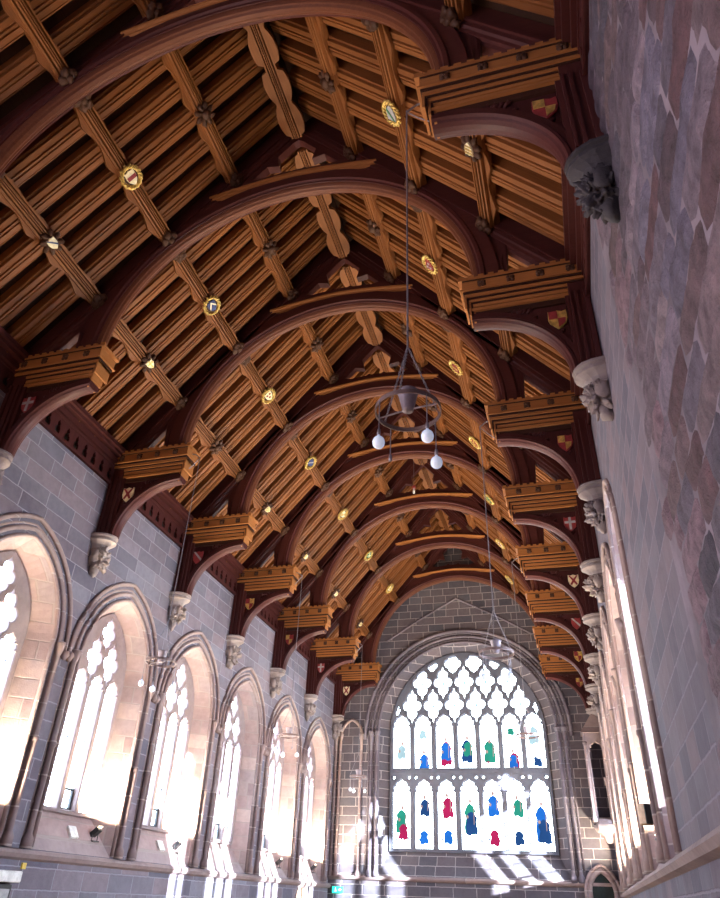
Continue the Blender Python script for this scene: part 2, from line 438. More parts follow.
# ------------------------------------------------------------------ side windows
def side_window(idx, k, sgn):
    c = yc(k); root = empty('window_%d' % idx, (sgn * W, c, ZSTR)); tag(root, kind='structure')
    inv = Matrix.Translation((-sgn * W, -c, -ZSTR))
    made = []
    gx = sgn * (W + GX)
    made.append(reveal('window_reveal', arch(WF, ZSP, HF, ZSTR + .08, c=c), arch(WG, ZSP, HG, ZG, c=c), 'reveal', None, ('x', sgn * W, gx)))
    ins = in_arch(WG - .04, ZSP, HG - .05, c)
    holes = [light(c + d, .215, ZG + .05, 5.42) for d in (-.56, 0, .56)]
    holes += [foil(c - .29, 5.72, .25, .50, inside=ins), foil(c + .29, 5.72, .25, .50, inside=ins), foil(c, 6.30, .22, .38, inside=ins)]
    made.append(plate('tracery', [arch(WG + .03, ZSP, HG + .03, ZG - .03, c=c)] + holes, .16, 'trac', 'yz', gx - sgn * .02, bevel=.02))
    g = plate('glass', [arch(WG + .02, ZSP, HG + .02, ZG, c=c)], .004, 'glassL' if sgn < 0 else 'glassR', 'yz', gx + sgn * .07)
    made.append(g)
    mb = MB()
    x0, x1 = sorted((gx + sgn * .05, gx + sgn * .065))
    for d in (-.56, 0, .56):
        for z in (3.25, 3.7, 4.15, 4.6, 5.0): mb.box(x0, x1, c + d - .22, c + d + .22, z - .008, z + .008)
        for e in (-.205, .205):
            mb.box(x0, x1, c + d + e - .008, c + d + e + .008, ZG, 5.1)
    z0 = 2.9
    for (a, b, e, f) in ((-.2, .2, 3.24, 3.28), (-.2, .2, z0, z0 + .04), (-.2, -.16, z0, 3.28), (.16, .2, z0, 3.28)):
        mb.box(x0 - .03, x1 + .03, c + a, c + b, e, f)
    made.append(mb.build('leading_and_casement', 'lead', None))
    f = sgn * W
    # jamb and arch mouldings, nearest the opening first
    mb = MB()
    for d, e, r in ((.03, .0, .04), (.10, .05, .03), (.18, .01, .045), (.27, .04, .03)):
        mb.tube(arch3(WF + d, ZSP, HF + d * 1.0, ZSTR + .1, c, 'x', f + sgn * (e - .02), 14), r, 8)
    made.append(mb.build('jamb_moulding', 'mould', None, smooth=True))
    mb = MB(); mb.tube(arch3(WF + .38, ZSP, HF + .40, ZSP - .05, c, 'x', f - sgn * .03, 14), .045, 8)
    for s in (-1, 1): mb.blob((f - sgn * .06, c + s * (WF + .38), ZSP - .12), (.08, .08, .1), k * 3 + s, .35, 2.5, 2)
    made.append(mb.build('hood_mould', 'mould', None, smooth=True))
    mb = MB()
    for s in (-1, 1):
        mb.lathe([(0, ZSTR + .08), (.10, ZSTR + .08), (.10, ZSTR + .22), (.055, ZSTR + .3), (.055, 3.75), (.075, 3.78), (.075, 3.84), (.055, 3.87),
                  (.055, ZSP - .2), (.07, ZSP - .16), (.10, ZSP), (.11, ZSP + .05), (0, ZSP + .05)], (f - sgn * .05, c + s * (WF + .2), 0), 12)
    made.append(mb.build('jamb_shaft', 'mould', None, smooth=True))
    for o in made:
        o.data.transform(inv); o.parent = root
    return root
def slot_window():
    root = empty('window_13', (W, SLOT, ZSTR)); tag(root, kind='structure'); inv = Matrix.Translation((-W, -SLOT, -ZSTR)); gx = W + .55; made = []
    made.append(reveal('window_reveal', arch(.62, 6.35, .95, ZSTR + .08, c=SLOT), arch(.42, 6.35, .75, ZG, c=SLOT), 'reveal', None, ('x', W, gx)))
    ins = in_arch(.38, 6.35, .7, SLOT)
    made.append(plate('tracery', [arch(.45, 6.35, .78, ZG - .03, c=SLOT), light(SLOT - .2, .16, ZG + .05, 6.25), light(SLOT + .2, .16, ZG + .05, 6.25), foil(SLOT, 6.55, .2, .36, inside=ins)], .16, 'trac', 'yz', gx - .02, bevel=.02))
    made.append(plate('glass', [arch(.44, 6.35, .77, ZG, c=SLOT)], .004, 'glassR', 'yz', gx + .07))
    mb = MB()
    for d, e, r in ((.03, .0, .04), (.10, .05, .03), (.18, .01, .045)): mb.tube(arch3(.62 + d, 6.35, .95 + d, ZSTR + .1, SLOT, 'x', W + e - .02, 14), r, 8)
    made.append(mb.build('jamb_moulding', 'mould', None, smooth=True))
    for o in made: o.data.transform(inv); o.parent = root
slot_window()
wi = 1
for k in WIN_L[1:]: side_window(wi, k, -1); wi += 1
for k in WIN_R: side_window(wi, k, 1); wi += 1

# ------------------------------------------------------------------ great east window
ge = empty('window_%d' % wi, (EC, YE + .45, EZB)); tag(ge, kind='structure')
insE = in_arch(EWg - .08, EZS, EH - .13, EC)
PIT = .85; holes = []; figs = []
for i in range(7):
    cx = EC + (i - 3) * PIT
    holes.append(light(cx, .335, EZB + .08, 5.62)); figs.append((cx, 0, i))
    zt = 7.95
    holes.append(light(cx, .335, 6.0, zt, inside=insE)); figs.append((cx, 1, i))
for i in range(8):                      # small piercings between the heads of the lower lights
    cx = EC + (i - 3.5) * PIT
    for dx in ((-.13, .13) if 0 < i < 7 else ((.13,) if i == 0 else (-.13,))):
        holes.append([(cx + dx + .06 * math.cos(t), 5.68 + .06 * math.sin(t)) for t in [j * PI / 4 for j in range(8)]])
for i in range(6): holes.append(foil(EC + (i - 2.5) * PIT, 8.30, .365, .70, inside=insE))
for i in range(5): holes.append(foil(EC + (i - 2) * PIT, 9.18, .365, .68, inside=insE))
for i in range(4):
    holes.append(foil(EC + (i - 1.5) * PIT, 9.92 if i in (1, 2) else 9.86, .33 if i in (1, 2) else .22, .40 if i in (1, 2) else .24, inside=insE))
for s in (-1, 1): holes.append(foil(EC + s * 2.72, 8.15, .12, .28, inside=insE))
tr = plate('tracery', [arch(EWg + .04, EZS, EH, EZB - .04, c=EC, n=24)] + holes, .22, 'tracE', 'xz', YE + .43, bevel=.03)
gl = plate('glass', [arch(EWg + .02, EZS, EH - .02, EZB, c=EC, n=24)], .004, 'glassE', 'xz', YE + .56)
mb = MB()
mb.box(EC - EWg, EC + EWg, YE + .30, YE + .5, 5.80, 5.93)
tm = mb.build('transom', 'tracE', None)
inv = Matrix.Translation((-EC, -YE - .45, -EZB))
for o in (tr, gl, tm): o.data.transform(inv); o.parent = ge

def ell(cx, cz, a, b, n=16, rot=0):
    return [(cx + a * math.cos(t) * math.cos(rot) - b * math.sin(t) * math.sin(rot), cz + a * math.cos(t) * math.sin(rot) + b * math.sin(t) * math.cos(rot)) for t in [2 * PI * j / n for j in range(n)]]
def poly3(pts, y, mb):
    o = [(x, y, z) for x, z in pts]; mb.add(o, [tuple(range(len(o)))])
# coloured glass: (tier, light) -> list of (figure pieces)
FIG = {(1, 0): [('spale', .62, .40)], (1, 1): [('sblue', .22, .5), ('spale', 1.25, .25)], (1, 2): [('sred', .55, .7), ('sblue', .62, .5)],
       (1, 3): [('sdeep', .62, .65), ('sgreen', .70, .4)], (1, 4): [('sred', .55, .55), ('sgreen', .60, .62)], (1, 5): [('sred', .28, .42), ('sblue', .25, .35), ('sgreen', 1.30, .2)],
       (1, 6): [('spale', 1.15, .5), ('sdeep', .25, .3)],
       (0, 0): [('sgreen', .9, .6), ('sred', .55, .4)], (0, 1): [('sdeep', 1.35, .45), ('sblue', .38, .35)], (0, 2): [('sred', 1.35, .55), ('sblue', .4, .35)],
       (0, 3): [('sgreen', 1.0, .8), ('sdeep', .85, .6)], (0, 4): [('sblue', 1.42, .55), ('sred', .4, .4)], (0, 5): [('sgreen', 1.35, .45), ('sdeep', .4, .35)], (0, 6): [('sblue', .85, .9), ('sdeep', .62, .6)]}
def figure(cx, zb, parts, i, tier):
    mats = []
    for j, (mt, z, h) in enumerate(parts):
        mb = MB(); z += zb; h *= 1.25; w = .10 + .17 * min(h, .75); y = YE + .548 - .003 * j
        off = .03 * ((i * 7 + j * 5) % 3 - 1)
        # robed figure: shoulders, flaring hem, an arm held out
        pts = [(-w * .9, 0), (-w, h * .35), (-w * .75, h * .62), (-w * .95, h * .75), (-w * .5, h * .93), (0, h), (w * .45, h * .92), (w * .9, h * .70), (w * .65, h * .5), (w * .95, h * .2), (w * .8, 0), (w * .2, h * .06), (-w * .3, -.03)]
        s = -1 if (i + j) % 2 else 1
        poly3([(cx + off + s * a, z + b - h / 2) for a, b in pts], y, mb)
        mats.append(mb.build('robe', mt, None, recalc=False))
    h = parts[0][2] * 1.25; z = zb + parts[0][1]
    mb = MB()
    poly3(ell(cx, z + h / 2 + .06, .055, .075, 10), YE + .540, mb)
    poly3([(cx + .10, z - h * .2), (cx + .125, z - h * .2), (cx + .14, z + h * .45), (cx + .115, z + h * .45)], YE + .540, mb)
    poly3(ell(cx - .12, z + h * .05, .045, .06, 8), YE + .540, mb)
    mats.append(mb.build('face_and_staff', 'sflesh', None, recalc=False))
    if tier == 0:
        mb = MB()
        for j in range(6):
            a = (j * 37 + i * 11) % 10 / 10
            poly3(ell(cx - .22 + .09 * j, zb + .28 + .12 * a, .035, .05, 6), YE + .552, mb)
        mats.append(mb.build('ornament', 'spale' if i % 2 else 'sdeep', None, recalc=False))
    root = mats[0]
    f = bpy.data.objects.new('stained_glass_figure', bpy.data.meshes.new('stained_glass_figure')); bpy.data.objects.remove(f)
    for o in mats: o.data.transform(inv)
    root.name = 'stained_glass_figure'; root.parent = ge
    for o in mats[1:]: o.parent = root
for cx, tier, i in figs: figure(cx, EZB + .08 if tier == 0 else 6.0, FIG[(tier, i)], i, tier)
mb = MB()
for i in range(6): poly3(ell(EC + (i - 2.5) * PIT, 8.30, .05, .08, 8), YE + .552, mb)
for i in range(5): poly3(ell(EC + (i - 2) * PIT, 9.18, .05, .09, 8), YE + .552, mb)
o = mb.build('coloured_centres', 'spale', None, recalc=False); o.data.transform(inv); o.parent = ge

# ------------------------------------------------------------------ roof surface
def slope_mat(s):
    """local X across the slope (towards hall end), Y up the slope, Z inward normal, origin on the purlin soffit line at |x|=W"""
    up = Vector((-s * math.cos(AL), 0, math.sin(AL))); nrm = Vector((-s * math.sin(AL), 0, -math.cos(AL)))
    xx = up.cross(nrm)
    m = Matrix.Identity(4)
    for i in range(3): m[i][0] = xx[i]; m[i][1] = up[i]; m[i][2] = nrm[i]
    return m
def slope_pt(s, ax, y, off=0):
    """point on the slope at horizontal distance ax, off = inward offset from the purlin soffit line"""
    p = Vector((s * ax, y, ZS - 1.185 * ax)); nrm = Vector((-s * math.sin(AL), 0, -math.cos(AL)))
    return p + nrm * off
mb = MB()
for s in (-1, 1):
    a0 = slope_pt(s, W + .55, YW, -.42); a1 = slope_pt(s, -.34, YW, -.42); b0 = slope_pt(s, W + .55, YE + .2, -.42); b1 = slope_pt(s, -.34, YE + .2, -.42)
    t = Vector((0, 0, .12))
    mb.add([a0, a1, b1, b0, a0 + t, a1 + t, b1 + t, b0 + t], [(0, 1, 2, 3), (7, 6, 5, 4), (0, 3, 7, 4), (1, 5, 6, 2), (0, 4, 5, 1), (3, 2, 6, 7)])
o = mb.build('ceiling', 'board'); tag(o, kind='structure')

# ------------------------------------------------------------------ common rafters
LEN = W / math.cos(AL) - .12
mb = MB()
RP = [(-.175, -.17), (-.175, .03), (-.15, .045), (-.145, .03), (-.135, .03), (-.125, .085), (-.045, .095), (-.035, .07), (-.025, .07), (-.015, .105), (.015, .105), (.025, .07), (.035, .07), (.045, .095), (.125, .085), (.135, .03), (.145, .03), (.15, .045), (.175, .03), (.175, -.17)]
path = [0, LEN]
mb.sweep(RP, path, lambda i: (Vector((0, path[i], 0)), Vector((1, 0, 0)), Vector((0, 0, 1))))
raf = mb.build('common_rafter', 'oak'); first = True
side_word = {-1: 'left', 1: 'right'}
for b in range(-1, 7):
    for s in (-1, 1):
        for j in range(5):
            o = raf if first else raf.copy()
            if not first: COL.objects.link(o)
            first = False
            y = TY(b) + S * (j + 1) / 6
            mt = slope_mat(s); p = slope_pt(s, W - .03, y, -.24); mt.translation = p; o.matrix_world = mt
            tag(o, 'moulded oak rafter, %s beyond the truss, %s slope, %s bay of roof' % (ORD[j], side_word[s], ORD[b + 1]), 'rafter',
                'moulded common rafters of the roof')

# ------------------------------------------------------------------ purlins with bosses
PL = S - .30
mb = MB()
PP = [(-.125, -.20), (-.125, -.02), (-.12, .015), (-.09, .02), (-.085, -.06), (-.064, -.06), (-.052, .03), (-.030, .035), (-.026, -.02), (-.014, -.02), (-.006, .05), (.006, .05), (.014, -.02), (.026, -.02), (.030, .035), (.052, .03), (.064, -.06), (.085, -.06), (.09, .02), (.12, .015), (.125, -.02), (.125, -.20)]
pp = [-PL / 2, PL / 2]
mb.sweep(PP, pp, lambda i: (Vector((0, pp[i], 0)), Vector((1, 0, 0)), Vector((0, 0, 1))))
purl = mb.build('roof_purlin', 'oak')
def cusp_board(sgnx):
    """scalloped brace board along one flank of the purlin"""
    n = 60; edge = []
    for i in range(n + 1):
        t = i / n; y = -PL / 2 + PL * t; u = abs(t - .5) * 2        # 0 middle .. 1 end
        h = (.015 + (.105 if sgnx < 0 else .035) * (1 - abs(math.cos(u * PI * 2.0 + .2))) ** .8)
        if u < .08: h = .01
        edge.append((sgnx * (.12 + h), y))
    return plate('cusped_board', [[(sgnx * .12, -PL / 2)] + edge + [(sgnx * .12, PL / 2)]], .05, 'oak', 'xy', 0, None, 0, Matrix.Translation((0, 0, -.075)))
cbs = [cusp_board(-1), cusp_board(1)]
for c_ in cbs: c_.parent = purl
for e in (-1, 1):
    mb = MB()
    for q in range(5):
        a = q * 2 * PI / 5 + .3
        mb.blob((.10 * math.cos(a), e * (PL / 2 - .03) + .10 * math.sin(a), .06), (.085, .085, .06), q + 3, .5, 3, 2)
    mb.blob((0, e * (PL / 2 - .03), .08), (.07, .07, .07), 9, .4, 3, 2)
    mb.build('leaf_carving', 'carve', purl, smooth=True)

def boss_leaf(with_shield, seed=1):
    mb = MB()
    for q in range(8):
        a = q * PI / 4 + .2
        mt = Matrix.Rotation(a, 3, 'Z')
        mb.blob((.14 * math.cos(a), .14 * math.sin(a), .05), (.085, .05, .045), q + seed, .5, 3, 2, mt)
    if not with_shield: mb.blob((0, 0, .07), (.10, .10, .09), seed, .5, 3, 2)
    else: mb.box(-.11, .11, -.11, .11, .0, .085)
    return mb
def boss_wreath():
    mb = MB(); n = 40
    pts = lambda ph: [(.185 * math.cos(a) + .022 * math.cos(8 * a + ph) * math.cos(a), .185 * math.sin(a) + .022 * math.cos(8 * a + ph) * math.sin(a), .09 + .022 * math.sin(8 * a + ph)) for a in [2 * PI * i / 64 for i in range(65)]]
    mb.tube(pts(0), .020, 6); mb.tube(pts(PI), .020, 6)
    mb.tube([(.155 * math.cos(2 * PI * i / 24), .155 * math.sin(2 * PI * i / 24), .08) for i in range(25)], .012, 6)
    for q in range(12):
        a = q * PI / 6; mb.blob((.215 * math.cos(a), .215 * math.sin(a), .08), (.026, .026, .02), q, .2, 2, 1)
    return mb
SHIELD = [(-.10, .12), (-.05, .105), (0, .125), (.05, .105), (.10, .12), (.105, .0), (.085, -.07), (.04, -.12), (0, -.15), (-.04, -.12), (-.085, -.07), (-.105, .0)]
def scale_pts(p, f): return [(a * f, b * f) for a, b in p]
CH = {
 'fess': [[(-.095, -.035), (.095, -.035), (.095, .035), (-.095, .035)]],
 'bend': [[(-.10, .11), (-.06, .11), (.09, -.05), (.075, -.09)]],
 'chevron': [[(-.09, -.07), (0, .05), (.09, -.07), (.09, -.02), (0, .10), (-.09, -.02)]],
 'cross': [[(-.02, -.12), (.02, -.12), (.02, .0), (.09, .0), (.09, .04), (.02, .04), (.02, .11), (-.02, .11), (-.02, .04), (-.09, .04), (-.09, .0), (-.02, 0)]],
 'quarter': [[(-.095, 0), (0, 0), (0, .11), (-.095, .11)], [(0, 0), (.085, 0), (.07, -.07), (0, -.13)]],
 'saltire': [[(-.09, .10), (-.06, .10), (0, .03), (.06, .10), (.09, .10), (.025, 0), (.07, -.08), (.045, -.10), (0, -.04), (-.045, -.10), (-.07, -.08), (-.025, 0)]],
 'bars': [[(-.095, .05), (.095, .05), (.095, .085), (-.095, .085)], [(-.10, -.02), (.10, -.02), (.10, .015), (-.10, .015)], [(-.07, -.08), (.07, -.08), (.085, -.055), (-.085, -.055)]],
 'discs': [ell(-.045, .05, .03, .03, 10), ell(.045, .05, .03, .03, 10), ell(0, -.04, .03, .03, 10)],
}
def add_shield(parent, field, charge, ccol, f=1.0, z=.085, rot=0, world=None):
    xf = (world if world is not None else Matrix.Identity(4)) @ Matrix.Translation((0, 0, z)) @ Matrix.Rotation(rot, 4, 'Z')
    sh = plate('shield', [scale_pts(SHIELD, f)], .03, field, 'xy', 0, parent, .004, xf)
    mb = MB(); xf2 = xf @ Matrix.Translation((0, 0, .0155))
    for p in CH[charge]:
        n = len(p); P = scale_pts(p, f)
        mb.add([xf2 @ Vector((a, b, 0)) for a, b in P] + [xf2 @ Vector((a, b, .008)) for a, b in P],
               [tuple(range(n, 2 * n)), tuple(range(n))] + [(i, (i + 1) % n, n + (i + 1) % n, n + i) for i in range(n)])
    mb.build('heraldic_charge', ccol, sh)
    return sh
leaf_me = boss_leaf(False, 2).build('boss', 'carve', None, True).data
leafs_me = boss_leaf(True, 5).build('boss', 'carve', None, True).data
wre_me = boss_wreath().build('boss', 'gold', None, True).data
bpy.data.objects.remove(bpy.data.objects['boss']); 
for o in [o for o in bpy.data.objects if o.name.startswith('boss')]: bpy.data.objects.remove(o)
index_kids()
HER = [('cream', 'fess', 'scarlet'), ('cream', 'fess', 'scarlet'), ('navy', 'chevron', 'cream'), ('cream', 'discs', 'scarlet'), ('navy', 'bend', 'silver'), ('cream', 'quarter', 'gold'), ('green', 'saltire', 'cream'), ('cream', 'cross', 'gold')]
HERR = [('silver', 'bars', 'navy'), ('silver', 'bend', 'green'), ('scarlet', 'discs', 'silver'), ('scarlet', 'fess', 'gold'), ('scarlet', 'cross', 'gold'), ('green', 'chevron', 'gold'), ('cream', 'cross', 'scarlet'), ('navy', 'fess', 'gold')]
HER1 = [('cream', 'saltire', 'navy'), ('cream', 'bend', 'navy'), ('cream', 'cross', 'gold'), None, ('cream', 'bars', 'gold'), ('gold', 'fess', 'cream'), ('cream', 'fess', 'gold'), ('cream', 'saltire', 'gold')]
LV = {1: 3.66, 2: 2.46, 3: 1.23}; LVW = {1: 'lowest', 2: 'middle', 3: 'uppermost'}
COLW = {'cream': 'cream', 'navy': 'dark blue', 'green': 'green', 'silver': 'grey', 'scarlet': 'red', 'gold': 'gold', 'white': 'white'}
first = True
for b in range(-1, 7):
    for s in (-1, 1):
        for lv in (1, 2, 3):
            o = purl if first else copy_tree(purl)
            first = False
            mt = slope_mat(s) @ Matrix.Rotation(PI / 2, 4, 'Z'); mt.translation = slope_pt(s, LV[lv], TY(b) + S / 2, -.02); o.matrix_world = mt
            h = None
            if lv == 3: me = leaf_me; desc = 'brown leaf boss'
            elif lv == 2:
                me = wre_me; h = (HER if s < 0 else HERR)[(b + 1) % 8]; desc = 'gilt roundel boss with %s shield' % COLW[h[0]]
            else:
                h = HER1[(b + 1 + (3 if s > 0 else 0)) % 8]
                me = leafs_me if h else leaf_me; desc = ('leaf boss bearing %s shield' % COLW[h[0]]) if h else 'brown leaf boss'
            bo = bpy.data.objects.new('boss', me); COL.objects.link(bo); bo.parent = o
            bo['label'] = desc
            if lv == 2:
                mb = MB(); mb.lathe([(0, .05), (.15, .05), (.15, .08), (0, .08)], n=24)
                mb.build('roundel_field', ('scarlet' if s > 0 and b % 2 else 'carve'), bo)
                add_shield(bo, *h, f=1.0, z=.095, rot=(-PI / 2 if s < 0 else PI / 2) * 0 + (0.0))
            elif h: add_shield(bo, *h, f=.8, z=.10)
            tag(o, '%s oak purlin, %s slope, %s bay, with %s' % (LVW[lv], side_word[s], ORD[b + 1], desc), 'purlin', 'moulded purlins of the roof')
    # ridge piece
for b in range(-1, 7):
    if b == -1:
        mb = MB(); mb.sweep([(a * .95, c_) for a, c_ in PP], pp, lambda i: (Vector((0, pp[i], 0)), Vector((1, 0, 0)), Vector((0, 0, -1))))
        rg = mb.build('ridge_beam', 'oak')
        for sx in (-1, 1):
            e = []
            n = 60
            for i in range(n + 1):
                t = i / n; u = abs(t - .5) * 2
                h = .02 + .13 * abs(math.sin(u * PI * 2.0 + .1)) ** .6
                if u > .95 or u < .06: h = .0
                e.append((sx * (.11 + h), -PL / 2 + PL * t))
            plate('cusped_board', [[(sx * .08, -PL / 2)] + e + [(sx * .08, PL / 2)]], .08, 'oak', 'xy', 0, rg, 0, Matrix.Translation((0, 0, .02)))
        index_kids(); ro = rg
    else: ro = copy_tree(rg)
    ro.location = (0, TY(b) + S / 2, 14.95)
    tag(ro, 'scalloped oak ridge beam in the %s bay of roof from the camera' % ORD[b + 1], 'ridge beam', 'ridge beams along the roof')

# ------------------------------------------------------------------ hammerbeam truss
tr0 = empty('hammerbeam_truss', (0, 0, 0))
RI = 3.43; ZC = 9.85
def arcpts(n=60, a0=0, a1=PI): return [a0 + (a1 - a0) * i / n for i in range(n + 1)]
def ring(name, prof, mat, parent, a0=0, a1=PI, n=64):
    """prof (r,y) swept round the arch"""
    mb = MB(); A = arcpts(n, a0, a1)
    mb.sweep(prof, A, lambda i: (Vector((0, 0, ZC)), Vector((math.cos(A[i]), 0, math.sin(A[i]))), Vector((0, 1, 0))))
    return mb.build(name, mat, parent)
M['soffit'] = wood('soffit_oak', (.075, .024, .014), (.150, .052, .026), axis=0, rough=.5, sc=3, bump=.06)
ring('soffit_moulding', [(3.50, -.13), (3.455, -.118), (3.43, -.105), (3.405, -.085), (3.40, -.06), (3.375, -.03), (3.375, .03), (3.40, .06), (3.405, .085), (3.43, .105), (3.455, .118), (3.50, .13)], 'soffit', tr0)
PR = [(3.80, -.15), (3.60, -.15), (3.575, -.185), (3.52, -.185), (3.50, -.15), (3.465, -.14), (3.465, .14), (3.50, .15), (3.52, .185), (3.575, .185), (3.60, .15), (3.80, .15)]
ring('arch_rib', PR, 'redx', tr0)
# spandrel web between the arch and the principal rafter, with the haunch
for s in (-1, 1):
    a_in = [(s * 3.5 * math.cos(a), ZC + 3.5 * math.sin(a)) for a in arcpts(20, 0, .86)]
    out = [(s * x, ZS - 1.185 * x + .05) for x in (2.4, 3.2, 3.98)]
    plate('haunch_web', [a_in + out + [(s * 3.92, ZC - .02)]], .17, 'red', 'xz', 0, tr0)
    # post with reeded face
    mb = MB(); mb.box(*sorted((s * 3.52, s * 3.93)), -.10, .10, ZC - .03, ZS - 1.185 * 3.93 + .1)
    for i in range(4): mb.box(*sorted((s * (3.58 + .085 * i), s * (3.61 + .085 * i))), -.125, .125, ZC, 10.62 - .09 * i)
    mb.build('hammer_post', 'red', tr0)
    mb = MB(); mb.box(*sorted((s * 4.44, s * 4.66)), -.09, .09, ZC - .03, ZS - 1.185 * 4.66 + .12)
    for i in range(2): mb.box(*sorted((s * (4.49 + .07 * i), s * (4.52 + .07 * i))), -.11, .11, ZC, 9.98)
    mb.build('ashlar_strut', 'red', tr0)
    # principal rafter, swept up the slope
    mb = MB(); up = Vector((-s * math.cos(AL), 0, math.sin(AL))); nr = Vector((-s * math.sin(AL), 0, -math.cos(AL)))
    p0 = Vector((s * W, 0, ZS - 1.185 * W)); Lr = W / math.cos(AL) - .02
    prof = [(-.15, -.40), (-.15, .0), (-.12, .02), (-.11, .07), (-.07, .08), (-.05, .12), (.05, .12), (.07, .08), (.11, .07), (.12, .02), (.15, 0), (.15, -.40)]
    ends = [p0, p0 + up * Lr]
    mb.sweep(prof, ends, lambda i: (ends[i], Vector((0, 1, 0)), nr))
    for e in (-1, 1):
        y0_, y1_ = sorted((e * .15, e * .185))
        mt = slope_mat(s); mt.translation = p0
        mb.box(y0_ if s < 0 else -y1_, y1_ if s < 0 else -y0_, .3, Lr - .5, -.12, -.07, mt)
    mb.build('principal_rafter', 'redx', tr0)
# collar: cambered, carrying a moulded rail on either face
cam = lambda x: 13.44 + .22 * (1 - (abs(x) / 1.85) ** 1.5)
top = [(x / 10, cam(x / 10) + .26) for x in range(-15, 16)]
bot = [(x, ZC + math.sqrt(3.6 ** 2 - x * x)) for x in [2.1 - i * .21 for i in range(21)]]
plate('collar_beam', [[(-2.1, 12.75)] + top + [(2.1, 12.75)] + bot[1:-1]], .20, 'redx', 'xz', 0, tr0)
mb = MB(); xs = [-1.75 + i * .175 for i in range(21)]
for e in (-1, 1):
    prof = [(-.06, 0), (-.045, .05), (-.01, .06), (.0, .10), (.04, .11), (.06, .08), (.07, 0)]
    mb.sweep(prof, xs, lambda i: (Vector((xs[i], e * .10, cam(xs[i]))), Vector((0, 0, 1)), Vector((0, e, 0))))
mb.build('collar_rail', 'oakx', tr0)
# cusped frame above the collar
tri = [(-1.42, 13.70), (1.42, 13.70), (0, ZS + .02)]
mb_h = [(-.92, 13.93), (-.40, 13.80), (-.22, 13.98), (0, 13.84), (.22, 13.98), (.40, 13.80), (.92, 13.93), (.62, 14.26), (.36, 14.20), (.42, 14.52), (.10, 14.90), (0, 14.97), (-.10, 14.90), (-.42, 14.52), (-.36, 14.20), (-.62, 14.26)]
plate('cusped_frame', [tri, mb_h], .16, 'redx', 'xz', 0, tr0)

